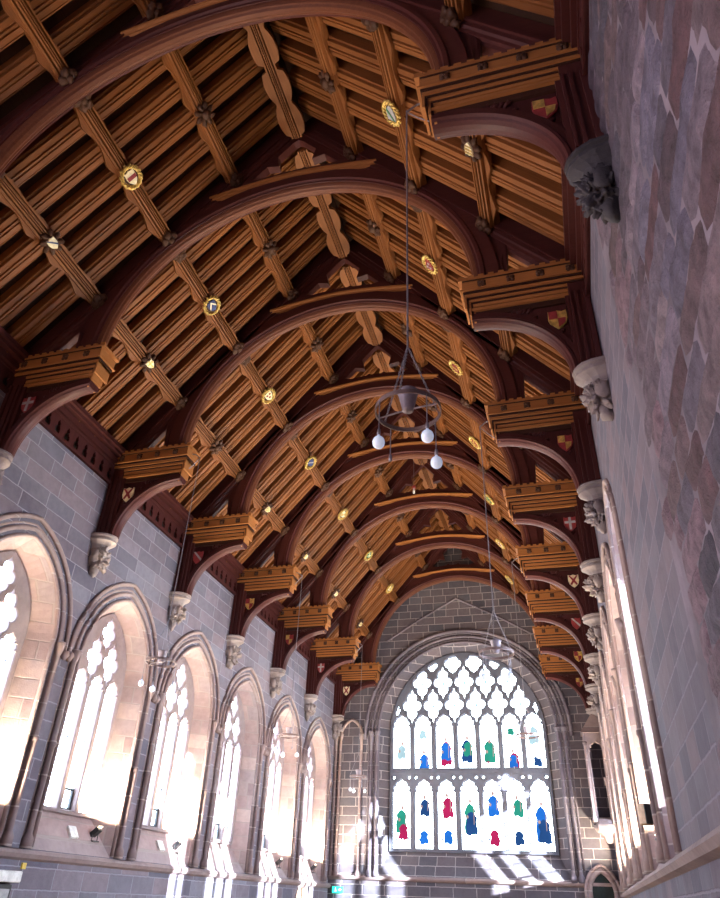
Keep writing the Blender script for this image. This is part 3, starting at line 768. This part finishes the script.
CX0, CZ0, CA, CB = 3.33, 7.78, 1.31, 1.20        # curved brace ellipse
index = 0
SHT = [('scarlet', 'quarter', 'gold'), ('scarlet', 'bend', 'silver'), ('scarlet', 'cross', 'silver'), ('gold', 'quarter', 'scarlet'), ('cream', 'saltire', 'scarlet')]
for s in (-1, 1):
    def X(a, b): return sorted((s * a, s * b))
    mb = MB()
    mb.box(*X(3.22, W - .01), -.215, .215, 9.575, 9.76)
    mh = MB()  # strips between the mouldings, coloured dark to stand in for shade
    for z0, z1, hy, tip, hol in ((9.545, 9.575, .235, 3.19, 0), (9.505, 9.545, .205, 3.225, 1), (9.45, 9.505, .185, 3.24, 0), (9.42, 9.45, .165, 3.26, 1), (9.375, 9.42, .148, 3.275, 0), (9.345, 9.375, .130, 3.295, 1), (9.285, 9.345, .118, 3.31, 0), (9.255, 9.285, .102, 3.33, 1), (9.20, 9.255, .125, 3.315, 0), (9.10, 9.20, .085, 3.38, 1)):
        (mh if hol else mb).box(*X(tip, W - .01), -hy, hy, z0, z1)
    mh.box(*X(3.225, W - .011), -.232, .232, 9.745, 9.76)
    mb.box(*X(3.16, W - .01), -.24, .24, 9.76, 9.80)
    # mouldings returned down the nose of the beam
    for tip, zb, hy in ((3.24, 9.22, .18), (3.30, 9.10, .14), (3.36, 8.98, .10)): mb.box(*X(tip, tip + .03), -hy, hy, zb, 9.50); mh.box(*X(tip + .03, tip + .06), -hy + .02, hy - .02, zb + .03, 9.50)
    hb = mb.build('hammer_beam', 'oakx', tr0)
    mh.build('hollow_shade_strips', 'groove_shade', hb)
    for e in (-1, 1):
        pts = [(s * 3.16, 9.80)]
        for i in range(12):
            x = 3.17 + i * .155; pts += [(s * x, 9.85), (s * (x + .085), 9.85), (s * (x + .085), 9.81), (s * (x + .15), 9.81)]
        pts += [(s * (W - .02), 9.80), (s * (W - .02), 9.79), (s * 3.16, 9.79)]
        plate('battlement', [pts], .04, 'oakx', 'xz', e * .22, hb)
    for i in range(4):
        for e in (-1, 1):
            mb = MB(); x = 3.52 + i * .44
            for q in range(4):
                a = q * PI / 2 + PI / 4
                mb.blob((s * x + .04 * math.cos(a), e * .215, 9.665 + .04 * math.sin(a)), (.038, .03, .038), q + i, .3, 3, 2)
            mb.blob((s * x, e * .235, 9.665), (.025, .025, .025), i, .2, 3, 1)
            mb.build('rosette', 'carve', hb, smooth=True)
    # curved brace
    mb = MB(); A = arcpts(28, .04, PI / 2)
    prof = [(.17, -.11), (.09, -.115), (.07, -.135), (.035, -.135), (.02, -.10), (0, -.08), (-.015, -.03), (-.015, .03), (0, .08), (.02, .10), (.035, .135), (.07, .135), (.09, .115), (.17, .11)]
    mb.sweep(prof, A, lambda i: (Vector((s * (CX0 + CA * math.cos(A[i])), 0, CZ0 + CB * math.sin(A[i]))), Vector((s * math.cos(A[i]), 0, math.sin(A[i]))).normalized(), Vector((0, 1, 0))))
    mb.build('curved_brace', 'red', tr0)
    arc = [(s * (CX0 + (CA + .1) * math.cos(a)), CZ0 + (CB + .1) * math.sin(a)) for a in arcpts(20, .06, PI / 2 - .05)]
    pn = plate('spandrel_panel', [arc + [(s * 3.4, 9.15), (s * 4.8, 9.15), (s * 4.8, 7.90)]], .09, 'red', 'xz', 0, tr0)
    mb = MB()
    for e in (-1, 1):
        for i in range(7):
            a = .30 + i * .16; d = .22 + .05 * (i % 2)
            x = CX0 + (CA + d) * math.cos(a); z = CZ0 + (CB + d * .9) * math.sin(a)
            if x > 4.70 or z > 9.10 or (4.38 < x < 4.72 and z > 8.62): continue
            mb.blob((s * x, e * .055, z), (.07, .03, .035), i * 3 + e, .5, 3, 2, Matrix.Rotation(s * (a - .3) * -1, 3, 'Y'))
        for i in range(7):
            x = 3.75 + .07 * i; mb.blob((s * x, e * .055, 9.155 - .012 * i), (.04, .03, .03 + .006 * i), i, .5, 3, 2, Matrix.Rotation(.6, 3, 'Y'))
    mb.build('carved_foliage', 'red', pn, smooth=True)
    mb = MB()
    mb.box(*X(4.76, W - .005), -.15, .15, 7.84, 9.5)
    for e in (-1, 1):
        mb.box(*X(4.70, 4.76), *sorted((e * .03, e * .12)), 7.9, 9.2); mb.box(*X(4.76, 4.79), *sorted((e * .15, e * .175)), 7.9, 9.22); mb.box(*X(4.84, 4.88), *sorted((e * .15, e * .18)), 7.9, 9.22); mb.box(*X(4.96, 5.03), *sorted((e * .15, e * .19)), 7.9, 9.22)
    mb.build('wall_post', 'red', tr0)
index_kids()
TW = ['nearest', 'second', 'third', 'fourth', 'fifth', 'sixth', 'seventh', 'eighth']
trs = []
for k in range(8):
    o = tr0 if k == 0 else copy_tree(tr0)
    trs.append(o); o.location = (0, TY(k) if k < 7 else TY(7) - .02, 0)
    tag(o, ('%s hammerbeam roof truss from the camera, red-brown arch and carved beams' % TW[k]) if k < 7 else 'last hammerbeam roof truss, arch set against the east gable wall', 'roof truss', 'hammerbeam roof trusses')
for k, o in enumerate(trs):
    for s in (-1, 1):
        for e in ((-1,) if k else (-1,)):
            wm = Matrix.Translation((s * 4.555, e * .05, 8.80)) @ Matrix.Rotation(PI / 2, 4, 'X')
            add_shield(o, *SHT[(k * 2 + (s > 0)) % 5 if not (k == 0 and s > 0) else 0], f=1.30, z=.03, world=wm)

# ------------------------------------------------------------------ stone corbels under the wall posts
for vi, (s, ks) in enumerate(((-1, range(1, 8)), (1, range(0, 8)))):
    protos = {}
    for k in ks:
        key = ('dark' if (s > 0 and k == 0) else 'pale', k % 3)
        root = empty('stone_corbel', (s * W, min(TY(k), YE - .32), 7.84))
        mt = 'darkstone' if key[0] == 'dark' else 'corbel'
        if key not in protos:
            mb = MB()
            prof = [(.0, .0), (.28, .0), (.285, -.05), (.25, -.065), (.25, -.085), (.275, -.10), (.275, -.14), (.235, -.17), (.19, -.22), (.165, -.29), (.185, -.31), (.185, -.34), (.13, -.37), (0, -.37)]
            n = 8; vs = []
            for r, z in prof:
                for j in range(n + 1):
                    a = PI / 2 + PI * j / n if s > 0 else -PI / 2 + PI * j / n
                    vs.append((r * 1.5 * math.cos(a), r * math.sin(a), z))
            mb.add(vs, [(i * (n + 1) + j, i * (n + 1) + j + 1, (i + 1) * (n + 1) + j + 1, (i + 1) * (n + 1) + j) for i in range(len(prof) - 1) for j in range(n)])
            p1 = mb.build('abacus', mt, root)
            mb = MB(); sd = k + 5 * (s > 0)
            mb.blob((-s * .12, 0, -.50), (.19, .16, .22), sd, .7, 2.6, 5)
            mb.blob((-s * .22, -.08, -.42), (.09, .07, .10), sd + 1, .6, 3, 4); mb.blob((-s * .22, .08, -.46), (.09, .07, .10), sd + 2, .6, 3, 4)
            mb.blob((-s * .07, 0, -.74), (.10, .10, .14), sd + 3, .6, 2.5, 2)
            mb.blob((-s * .10, -.16, -.46), (.10, .05, .14), sd + 4, .6, 3, 2); mb.blob((-s * .10, .16, -.46), (.10, .05, .14), sd + 5, .6, 3, 2)
            p2 = mb.build('carved_foliage', mt, root, smooth=True)
            protos[key] = (p1, p2)
        else:
            for p in protos[key]:
                c_ = p.copy(); COL.objects.link(c_); c_.parent = root
        w = TW[k] if s > 0 else TW[k - 1]
        if s > 0: lab = 'blackened carved stone corbel, nearest on the right wall' if k == 0 else 'carved stone corbel on the right wall, %s from the camera' % w
        else: lab = 'carved stone corbel on the left wall, %s from the camera, under wall post' % w
        tag(root, lab, 'corbel', 'carved stone corbels')

# ------------------------------------------------------------------ timber eaves cornice with pierced cresting
def trefoil_hole(cx, z):
    pts = []
    for i in range(18):
        a = 2 * PI * i / 18 + PI / 2
        r = .055 + .018 * math.cos(3 * (a - PI / 2))
        pts.append((cx + r * math.cos(a), z + r * math.sin(a) * 1.0))
    return pts
def lancet(cx, z): return [(cx - .07, z), (cx + .07, z), (cx + .075, z + .10), (cx + .03, z + .15), (cx + .045, z + .20), (cx, z + .29), (cx - .045, z + .20), (cx - .03, z + .15), (cx - .075, z + .10)]
for s in (-1, 1):
    root = None
    for b in range(-1, 7):
        y = TY(b) + S / 2
        if root is None:
            root = empty('eaves_cornice', (s * W, y, 9.05))
            L2 = S / 2 - .005
            holes = [lancet(-L2 + .3 + i * .30, .10) for i in range(10)]
            plate('pierced_panel', [[(-L2, 0), (L2, 0), (L2, .46), (-L2, .46)]] + holes, .05, 'red', 'yz', -s * .05 + s * .03, root)
            mb = MB(); st = [(.02, .40, .50), (-.06, .44, .54), (-.12, .50, .60), (-.09, .60, .66), (-.20, .66, .74), (-.26, .74, .84)]
            for d, z0, z1 in st: mb.box(*sorted((s * d, s * .3)), -L2, L2, z0 + .0, z1 + .0)
            mb.build('cornice_moulding', 'redx', root)
            mb = MB(); mb.box(*sorted((-s * .07, s * .06)), -L2, L2, -.0, .07); mb.build('bottom_rail', 'red', root)
            mb = MB(); mb.box(*sorted((s * .12, s * .14)), -L2, L2, 0, .5); mb.build('dark_backing', 'dark', root)
            index_kids(); o = root; base = root
        else:
            o = copy_tree(base); o.location = (s * W, y, 9.05)
        tag(o, 'pierced timber eaves cornice above the %s wall, %s bay from the camera' % (side_word[s], ORD[b + 1]), 'cornice', 'timber eaves cornices')

# ------------------------------------------------------------------ rubble of the near right wall: every stone its own block in one wall skin
sm, nt, bb, out = new_mat('rubble_stone')
at = N(nt, 'ShaderNodeAttribute', attribute_name='stone'); geo = N(nt, 'ShaderNodeNewGeometry')
nz = N(nt, 'ShaderNodeTexNoise', inp={'Scale': 6.0, 'Detail': 6.0, 'Roughness': .65}); L(nt, geo.outputs['Position'], nz.inputs['Vector'])
fz = N(nt, 'ShaderNodeTexNoise', inp={'Scale': 45.0, 'Detail': 3.0}); L(nt, geo.outputs['Position'], fz.inputs['Vector'])
mot = ramp(nt, nz.outputs[0], [(.3, (.36, .33, .38)), (.5, (.78, .75, .80)), (.7, (1.2, 1.12, 1.16))])
L(nt, mixc(nt, 1.0, at.outputs['Color'], mot, 'MULTIPLY'), bb.inputs['Base Color'])
bb.inputs['Roughness'].default_value = .8
bm_ = N(nt, 'ShaderNodeBump', inp={'Strength': 1.0, 'Distance': .06})
L(nt, Mth(nt, 'ADD', nz.outputs[0], Mth(nt, 'MULTIPLY', fz.outputs[0], .3)), bm_.inputs['Height']); L(nt, bm_.outputs[0], bb.inputs['Normal'])
M['rubble'] = sm
mb = MB(); cols = []
rnd = random.Random(21)
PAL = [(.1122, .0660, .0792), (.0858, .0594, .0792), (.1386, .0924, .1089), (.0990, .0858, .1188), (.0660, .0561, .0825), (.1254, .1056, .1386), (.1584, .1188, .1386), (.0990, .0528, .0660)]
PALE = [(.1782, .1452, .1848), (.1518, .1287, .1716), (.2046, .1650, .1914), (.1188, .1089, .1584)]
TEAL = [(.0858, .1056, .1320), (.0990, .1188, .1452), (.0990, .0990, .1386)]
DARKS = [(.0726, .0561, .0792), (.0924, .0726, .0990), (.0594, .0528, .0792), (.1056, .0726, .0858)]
def stone_block(y0, y1, z0, z1, col, jit, bulge, x=W):
    nu, nv = 8, 4; vs = []; g = -.010
    cs = [[rnd.uniform(-jit, jit), rnd.uniform(-jit, jit)] for _ in range(4)]
    sd = Vector((rnd.uniform(0, 90), rnd.uniform(0, 90), 0))
    for i in range(nu + 1):
        for j in range(nv + 1):
            u = i / nu; v = j / nv
            w4 = ((1 - u) * (1 - v), u * (1 - v), u * v, (1 - u) * v)
            dy = sum(a * c[0] for a, c in zip(w4, cs)); dz = sum(a * c[1] for a, c in zip(w4, cs))
            # rounded corners
            cu, cv = 2 * u - 1, 2 * v - 1; rr = 1 - .012 * (cu * cu * cv * cv) * 2
            yy = (y0 + y1) / 2 + cu * rr * ((y1 - y0) / 2 - g) + dy; zz = (z0 + z1) / 2 + cv * rr * ((z1 - z0) / 2 - g) + dz
            nn = noise.noise(Vector((yy * 3.5, zz * 3.5, 0)) + sd)
            e = i in (0, nu) or j in (0, nv)
            yy += .018 * noise.noise(Vector((yy * 9, zz * 9, 3)) + sd) * (2 if e else 1); zz += .018 * noise.noise(Vector((yy * 9, zz * 9, 8)) + sd) * (2 if e else 1)
            d = bulge * (1 - max(abs(cu) ** 4, abs(cv) ** 4)) + .022 * nn
            vs.append((x - (.0 if e else .010 + max(0, d)), yy, zz))
    fs = [(i * (nv + 1) + j, (i + 1) * (nv + 1) + j, (i + 1) * (nv + 1) + j + 1, i * (nv + 1) + j + 1) for i in range(nu) for j in range(nv)]
    mb.add(vs, fs); t = rnd.uniform(.85, 1.15)
    cols.extend([(col[0] * t, col[1] * t, col[2] * t, 1)] * len(fs))
YQ = 5.82
z = ZSTR + .12
while z < 9.0:
    h = rnd.uniform(.19, .38); h = min(h, 9.02 - z)
    if h < .06: break
    y = .6 + rnd.uniform(-.2, .2)
    yq = YQ + rnd.choice((-.16, .16))
    while y < yq - .05:
        w = rnd.uniform(.42, 1.25)
        if y + w > yq - .22: w = yq - y
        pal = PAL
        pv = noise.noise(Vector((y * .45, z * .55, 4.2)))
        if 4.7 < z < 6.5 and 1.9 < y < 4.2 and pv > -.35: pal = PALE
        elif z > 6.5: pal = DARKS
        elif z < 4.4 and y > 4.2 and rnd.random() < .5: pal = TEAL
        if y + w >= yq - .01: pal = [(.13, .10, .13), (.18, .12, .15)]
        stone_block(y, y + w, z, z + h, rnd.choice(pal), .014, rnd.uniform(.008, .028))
        y += w
    z += h
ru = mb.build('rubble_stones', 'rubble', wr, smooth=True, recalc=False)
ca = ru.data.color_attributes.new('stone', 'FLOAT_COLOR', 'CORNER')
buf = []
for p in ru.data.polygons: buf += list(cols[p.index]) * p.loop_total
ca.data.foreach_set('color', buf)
mp = MB(); mp.box(W - .004, W + .02, .2, YQ + .2, ZSTR + .1, 9.04)
o = mp.build('lime_mortar', 'mortar', wr)

# ------------------------------------------------------------------ chandeliers hung from the hammerbeam noses
def chandelier():
    root = empty('ring_chandelier', (0, 0, 0))         # origin at ring centre; beam nose is 4.15 above
    mb = MB(); n = 48; prof = [(.268, -.02), (.28, -.02), (.28, .02), (.268, .02)]
    A = [2 * PI * i / n for i in range(n + 1)]
    mb.sweep(prof, A, lambda i: (Vector((0, 0, 0)), Vector((math.cos(A[i]), math.sin(A[i]), 0)), Vector((0, 0, 1))), cap=False)
    mb.build('ring', 'iron', root)
    mb = MB(); mb.tube([(-.28, .05, 0), (0, 0, .015), (.28, -.05, 0)], .008, 6); mb.build('cross_bar', 'cup', root)
    mb = MB(); mb.lathe([(0, .0), (.045, .0), (.05, .02), (.085, .18), (.092, .19), (.088, .205), (.03, .22), (0, .22)], n=24); mb.build('cup', 'cup', root, smooth=True)
    for a in (.5, .5 + 2 * PI / 3, .5 + 4 * PI / 3):
        mb = MB(); p = Vector((.278 * math.cos(a), .278 * math.sin(a), .02)); q = Vector((0, 0, .72)); m_ = 26
        for i in range(m_):
            c_ = p.lerp(q, (i + .5) / m_); d = (q - p).normalized(); sd_ = d.cross(Vector((math.cos(a + i % 2 * PI / 2), math.sin(a + i % 2 * PI / 2), .1))).normalized()
            l_ = (q - p).length / m_ * .62
            mb.tube([c_ - d * l_ + sd_ * 0, c_ - d * l_ * .6 + sd_ * .007, c_ + d * l_ * .6 + sd_ * .007, c_ + d * l_], .004, 5)
            mb.tube([c_ - d * l_ + sd_ * 0, c_ - d * l_ * .6 - sd_ * .007, c_ + d * l_ * .6 - sd_ * .007, c_ + d * l_], .004, 5)
        mb.build('chain', 'chain', root)
    mb = MB(); mb.tube([(0, 0, .70), (0, 0, 4.45)], .009, 6); mb.tube([(0, 0, 4.42), (.12, 0, 4.52), (.26, 0, 4.56)], .014, 6); mb.tube([(0, 0, 4.42), (.14, 0, 4.25), (.27, 0, 4.12)], .008, 6)
    mb.build('suspension_cable', 'chain', root)
    for j, a in enumerate((PI * .25, PI * .75, PI * 1.25, PI * 1.75)):
        x, y = .278 * math.cos(a), .278 * math.sin(a)
        mb = MB(); mb.tube([(x, y, 0), (x, y, -.30)], .005, 6); mb.lathe([(0, -.29), (.012, -.29), (.016, -.33), (.012, -.35), (0, -.35)], (x, y, 0), 8)
        fx = mb.build('pendant_flex', 'chain', root)
        if j != MISSING:
            mb = MB(); mb.lathe([(.010, -.345), (.016, -.362), (.032, -.373), (.044, -.388), (.050, -.412), (.050, -.425), (.044, -.447), (.030, -.463), (.016, -.470), (0, -.472)], (x, y, 0), 16)
            mb.build('globe_bulb', 'opal', fx, smooth=True)
    return root
MISSING = 1
ch = chandelier(); index_kids()
spots = [(1, 0, 5.08, 'large dark ring chandelier hanging from the nearest right hammerbeam, before the arches'),
         (1, 2, 5.02, 'ring chandelier hanging in front of the top of the great east window'),
         (1, 4, 5.05, 'faint far ring chandelier hanging against the right edge of the east window'),
         (-1, 2, 5.15, 'ring chandelier hanging before the left wall by the second visible window'),
         (-1, 4, 5.15, 'ring chandelier hanging before the fifth visible left window arch'),
         (-1, 6, 5.15, 'distant ring chandelier with two bulbs near the north-east corner')]
for i, (s, k, z, lab) in enumerate(spots):
    o = ch if i == 0 else copy_tree(ch)
    o.location = (s * 3.02, TY(k), z)
    if s < 0: o.rotation_euler.z = PI
    tag(o, lab, 'chandelier', 'ring chandeliers')

# ------------------------------------------------------------------ small fittings
def rot_box(name, loc, size, rot, m, parent=None):
    mb = MB(); x, y, z = (q / 2 for q in size)
    bm = bmesh.new(); bmesh.ops.create_cube(bm, size=1)
    for v in bm.verts: v.co = Vector((v.co.x * size[0], v.co.y * size[1], v.co.z * size[2]))
    bmesh.ops.bevel(bm, geom=bm.edges[:], offset=min(size) * .12, segments=2, affect='EDGES', profile=.5)
    me = bpy.data.meshes.new(name); bm.to_mesh(me); bm.free(); me.materials.append(M[m])
    o = bpy.data.objects.new(name, me); COL.objects.link(o); o.location = loc; o.rotation_euler = rot
    if parent: o.parent = parent
    return o
def sill_z(dx): return ZSTR + .08 + (ZG - ZSTR - .08) * dx / GX
def floodlight(loc, rz, lab, power, tilt=.9, warm=(1, .80, .54)):
    root = empty('floodlight', loc); root.rotation_euler.z = rz
    tag(root, lab, 'floodlight', 'black floodlights on the window sills')
    rot_box('housing', (0, 0, .16), (.15, .09, .20), (-tilt, 0, 0), 'black', root)
    mb = MB(); mb.tube([(-.09, 0, 0), (-.09, 0, .16)], .008, 6); mb.tube([(.09, 0, 0), (.09, 0, .16)], .008, 6); mb.box(-.10, .10, -.05, .05, -.01, .01); mb.build('bracket', 'black', root)
    n = Vector((0, -math.sin(-tilt + PI / 2), 0))
    rot_box('lens', (0, .045 * math.cos(tilt) * 1.0, .16 + .048 * math.sin(tilt) + .01), (.12, .012, .16), (-tilt, 0, 0), 'lamp', root)
    ld = bpy.data.lights.new('floodlight_beam', 'SPOT'); ld.energy = power; ld.color = warm; ld.spot_size = 2.9; ld.spot_blend = .6; ld.shadow_soft_size = .07
    lo = bpy.data.objects.new('floodlight_beam', ld); COL.objects.link(lo); lo.parent = root
    lo.location = (0, .10, .30); lo.rotation_euler = (PI - .30, 0, 0)
    return root
WW = ['first', 'second', 'third', 'fourth', 'fifth', 'sixth']
for i, k in enumerate(WIN_L[1:]):
    if i != 3:
        floodlight((-W - .16, yc(k) + .80, sill_z(.16)), -PI / 2, 'black floodlight on the sill of the %s left window from the camera' % WW[i], 900 if i else 1000)
    dx = .20
    o = rot_box('sill_box', (-W - dx, yc(k) + .12, sill_z(dx) + .035), (.22, .24, .06), (0, math.atan((ZG - ZSTR - .08) / GX), 0), 'white')
    tag(o, 'small white box on the sloping sill of the %s left window from the camera' % WW[i], 'box', 'white boxes on the window sills')
for i, k in enumerate(WIN_R):
    floodlight((W + .16, yc(k) + .80, sill_z(.16)), PI / 2, 'black floodlight on the sill of the %s right window from the camera' % WW[i], 800)

sp = empty('wall_speaker', (W - .02, 11.85, 2.80)); tag(sp, 'small tan and black loudspeaker bracketed on the right wall', 'speaker')
sp.rotation_euler = (0, 0, .5)
rot_box('cabinet', (-.13, 0, 0), (.18, .17, .27), (0, 0, 0), 'tan', sp); rot_box('front_grille', (-.14, -.088, 0), (.15, .015, .25), (0, 0, 0), 'black', sp)
mb = MB(); mb.tube([(-.06, 0, -.02), (.05, .02, -.10)], .015, 6); mb.build('bracket', 'black', sp)

ex = empty('exit_sign', (-4.66, YE - .05, 1.98)); tag(ex, 'lit green exit sign low on the wall in the far left corner', 'exit sign')
rot_box('sign_box', (0, 0, 0), (.40, .06, .20), (0, 0, 0), 'exit', ex)
mb = MB(); y = -.036
poly3(ell(-.07, .055, .016, .016, 8), y, mb)
poly3([(-.10, .03), (-.06, .035), (-.045, 0), (-.075, -.01)], y, mb); poly3([(-.075, -.01), (-.045, 0), (-.03, -.04), (-.05, -.07), (-.06, -.06), (-.05, -.04)], y, mb)
poly3([(-.075, -.01), (-.06, -.012), (-.09, -.05), (-.12, -.055), (-.12, -.04), (-.10, -.04)], y, mb)
poly3([(.03, -.01), (.10, -.01), (.10, -.035), (.15, .005), (.10, .045), (.10, .02), (.03, .02)], y, mb)
mb.build('running_figure_and_arrow', 'exitw', ex, recalc=False)

un = empty('wall_unit', (-W, 10.88, 1.60)); tag(un, 'white rounded unit with dark framed pale panel at the foot of the left wall', 'wall unit')
rot_box('cover', (.10, 0, .17), (.20, .75, .16), (0, 0, 0), 'white', un); rot_box('frame', (.05, 0, -.12), (.08, .66, .36), (0, 0, 0), 'black', un)
rot_box('panel', (.09, 0, -.13), (.02, .56, .26), (0, 0, 0), 'silver', un)
o = rot_box('yellow_notice', (-W + .02, 11.45, 1.93), (.03, .10, .09), (0, 0, 0), 'yellow'); tag(o, 'tiny yellow square notice below the string course on the left wall', 'notice')

dr = empty('door_1', (-W, 25.25, 0)); tag(dr, kind='structure')
rot_box('door_leaf', (-.08, 0, .98), (.06, 1.0, 1.98), (0, 0, 0), 'tan', dr)
mb = MB(); mb.tube([(0, -.56, 0), (0, -.56, 1.75), (0, -.3, 2.02), (0, .3, 2.02), (0, .56, 1.75), (0, .56, 0)], .06, 6); mb.build('door_surround', 'mould', dr)

hp = empty('hanging_sensor', (-.12, TY(4) + .3, 11.9)); 
hp.location = (0.0, TY(5) - 1.65, 13.1)
tag(hp, 'small red and white sensor hanging on a thin wire beneath the ridge', 'sensor')
mb = MB(); mb.tube([(0, 0, .1), (0, 0, 1.75)], .006, 6); mb.build('wire', 'chain', hp)
mb = MB(); mb.lathe([(0, .12), (.05, .1), (.06, .0), (0, 0)], n=12); mb.build('red_cap', 'scarlet', hp, smooth=True)
mb = MB(); mb.lathe([(0, 0), (.035, 0), (.035, -.18), (.0, -.2)], n=12); mb.build('white_body', 'white', hp, smooth=True)

# ------------------------------------------------------------------ stone pulpit and doorway in the far right corner
pu = empty('stone_pulpit', (4.85, YE - .2, 2.4)); tag(pu, 'tall canopied stone pulpit recess in the far right corner', 'pulpit')
mb = MB(); mb.lathe([(0, 1.15), (.10, 1.15), (.20, 1.25), (.24, 1.35), (.42, 1.50), (.46, 1.58), (.46, 1.66), (.40, 1.70), (.40, 1.78), (0, 1.78)], (0, -.25, 0), 8); mb.build('corbelled_base', 'mould', pu)
plate('arched_screen', [[(-.42, 1.75), (.33, 1.75), (.33, 4.6), (-.42, 4.6)], light(-.05, .24, 1.85, 4.25)], .14, 'trac', 'xz', -.42, pu, .02)
mb = MB()
for x in (-.42, .30): mb.lathe([(.08, 1.75), (.08, 1.85), (.045, 1.92), (.045, 4.1), (.08, 4.25), (0, 4.25)], (x, -.50, 0), 10)
mb.build('shaft', 'mould', pu, smooth=True)
plate('left_cheek', [[(-.50, 1.75), (.18, 1.75), (.18, 4.6), (-.50, 4.6)]], .08, 'trac', 'yz', -.42, pu, .01)
mb = MB(); mb.add([(-.52, -.58, 4.55), (.33, -.58, 4.55), (.33, .18, 4.55), (-.52, .18, 4.55), (.0, -.2, 5.35)], [(0, 1, 4), (1, 2, 4), (2, 3, 4), (3, 0, 4), (0, 3, 2, 1)]); mb.build('spired_canopy', 'mould', pu)
nd = empty('stone_doorway', (4.40, YE - .06, 0)); tag(nd, 'small dark pointed stone doorway below the pulpit in the right corner', 'doorway')
ar = arch(.30, 2.15, .5, 0); ar2 = arch(.52, 2.15, .75, 0)
mb = MB(); mb.tube([(u, -.04, z) for u, z in arch(.42, 2.15, .64, 0)], .09, 8); mb.tube([(u, -.08, z) for u, z in arch(.54, 2.15, .78, 1.9)], .05, 8); mb.build('moulded_arch', 'mould', nd, smooth=True)
plate('dark_opening', [arch(.36, 2.15, .58, .02)], .02, 'dark', 'xz', -.03, nd)

# ------------------------------------------------------------------ LIGHT
world = bpy.data.worlds.new('sky'); scn.world = world; world.use_nodes = True
bg = world.node_tree.nodes['Background']; bg.inputs[0].default_value = (.50, .56, 1.0, 1); bg.inputs[1].default_value = .16
sd = bpy.data.lights.new('sun', 'SUN'); sd.energy = 60; sd.angle = .012; sd.color = (1, .95, .88)
so = bpy.data.objects.new('sun', sd); COL.objects.link(so)
d = Vector((-1, .60, -.20)).normalized(); so.rotation_euler = d.to_track_quat('-Z', 'Y').to_euler(); so.location = (20, -5, 15)

# ------------------------------------------------------------------ CAMERA
cd = bpy.data.cameras.new('camera'); cam_o = bpy.data.objects.new('camera', cd); COL.objects.link(cam_o)
R_ = Vector((0.96232636, 0.26971502, 0.03437724)); U_ = Vector((0.12031263, -0.53578893, 0.83573626)); F_ = Vector((-0.24382956, 0.80011501, 0.54805394))
mw = Matrix.Identity(4)
for i in range(3): mw[i][0] = R_[i]; mw[i][1] = U_[i]; mw[i][2] = -F_[i]
mw.translation = (4.016, 0, 1.6); cam_o.matrix_world = mw
cd.sensor_fit = 'VERTICAL'; cd.sensor_height = 24; cd.lens = 693.0 / 898 * 24; cd.clip_end = 200; cd.clip_start = .05
scn.camera = cam_o
vs_ = scn.view_settings; vs_.view_transform = 'Standard'; vs_.look = 'None'; vs_.gamma = 1; vs_.use_curve_mapping = False; vs_.exposure = 0.55
cy = scn.cycles; cy.use_denoising = True; cy.max_bounces = 7; cy.diffuse_bounces = 4; cy.sample_clamp_indirect = 6; cy.use_light_tree = True
try: cy.denoising_input_passes = 'RGB_ALBEDO_NORMAL'
except Exception: pass
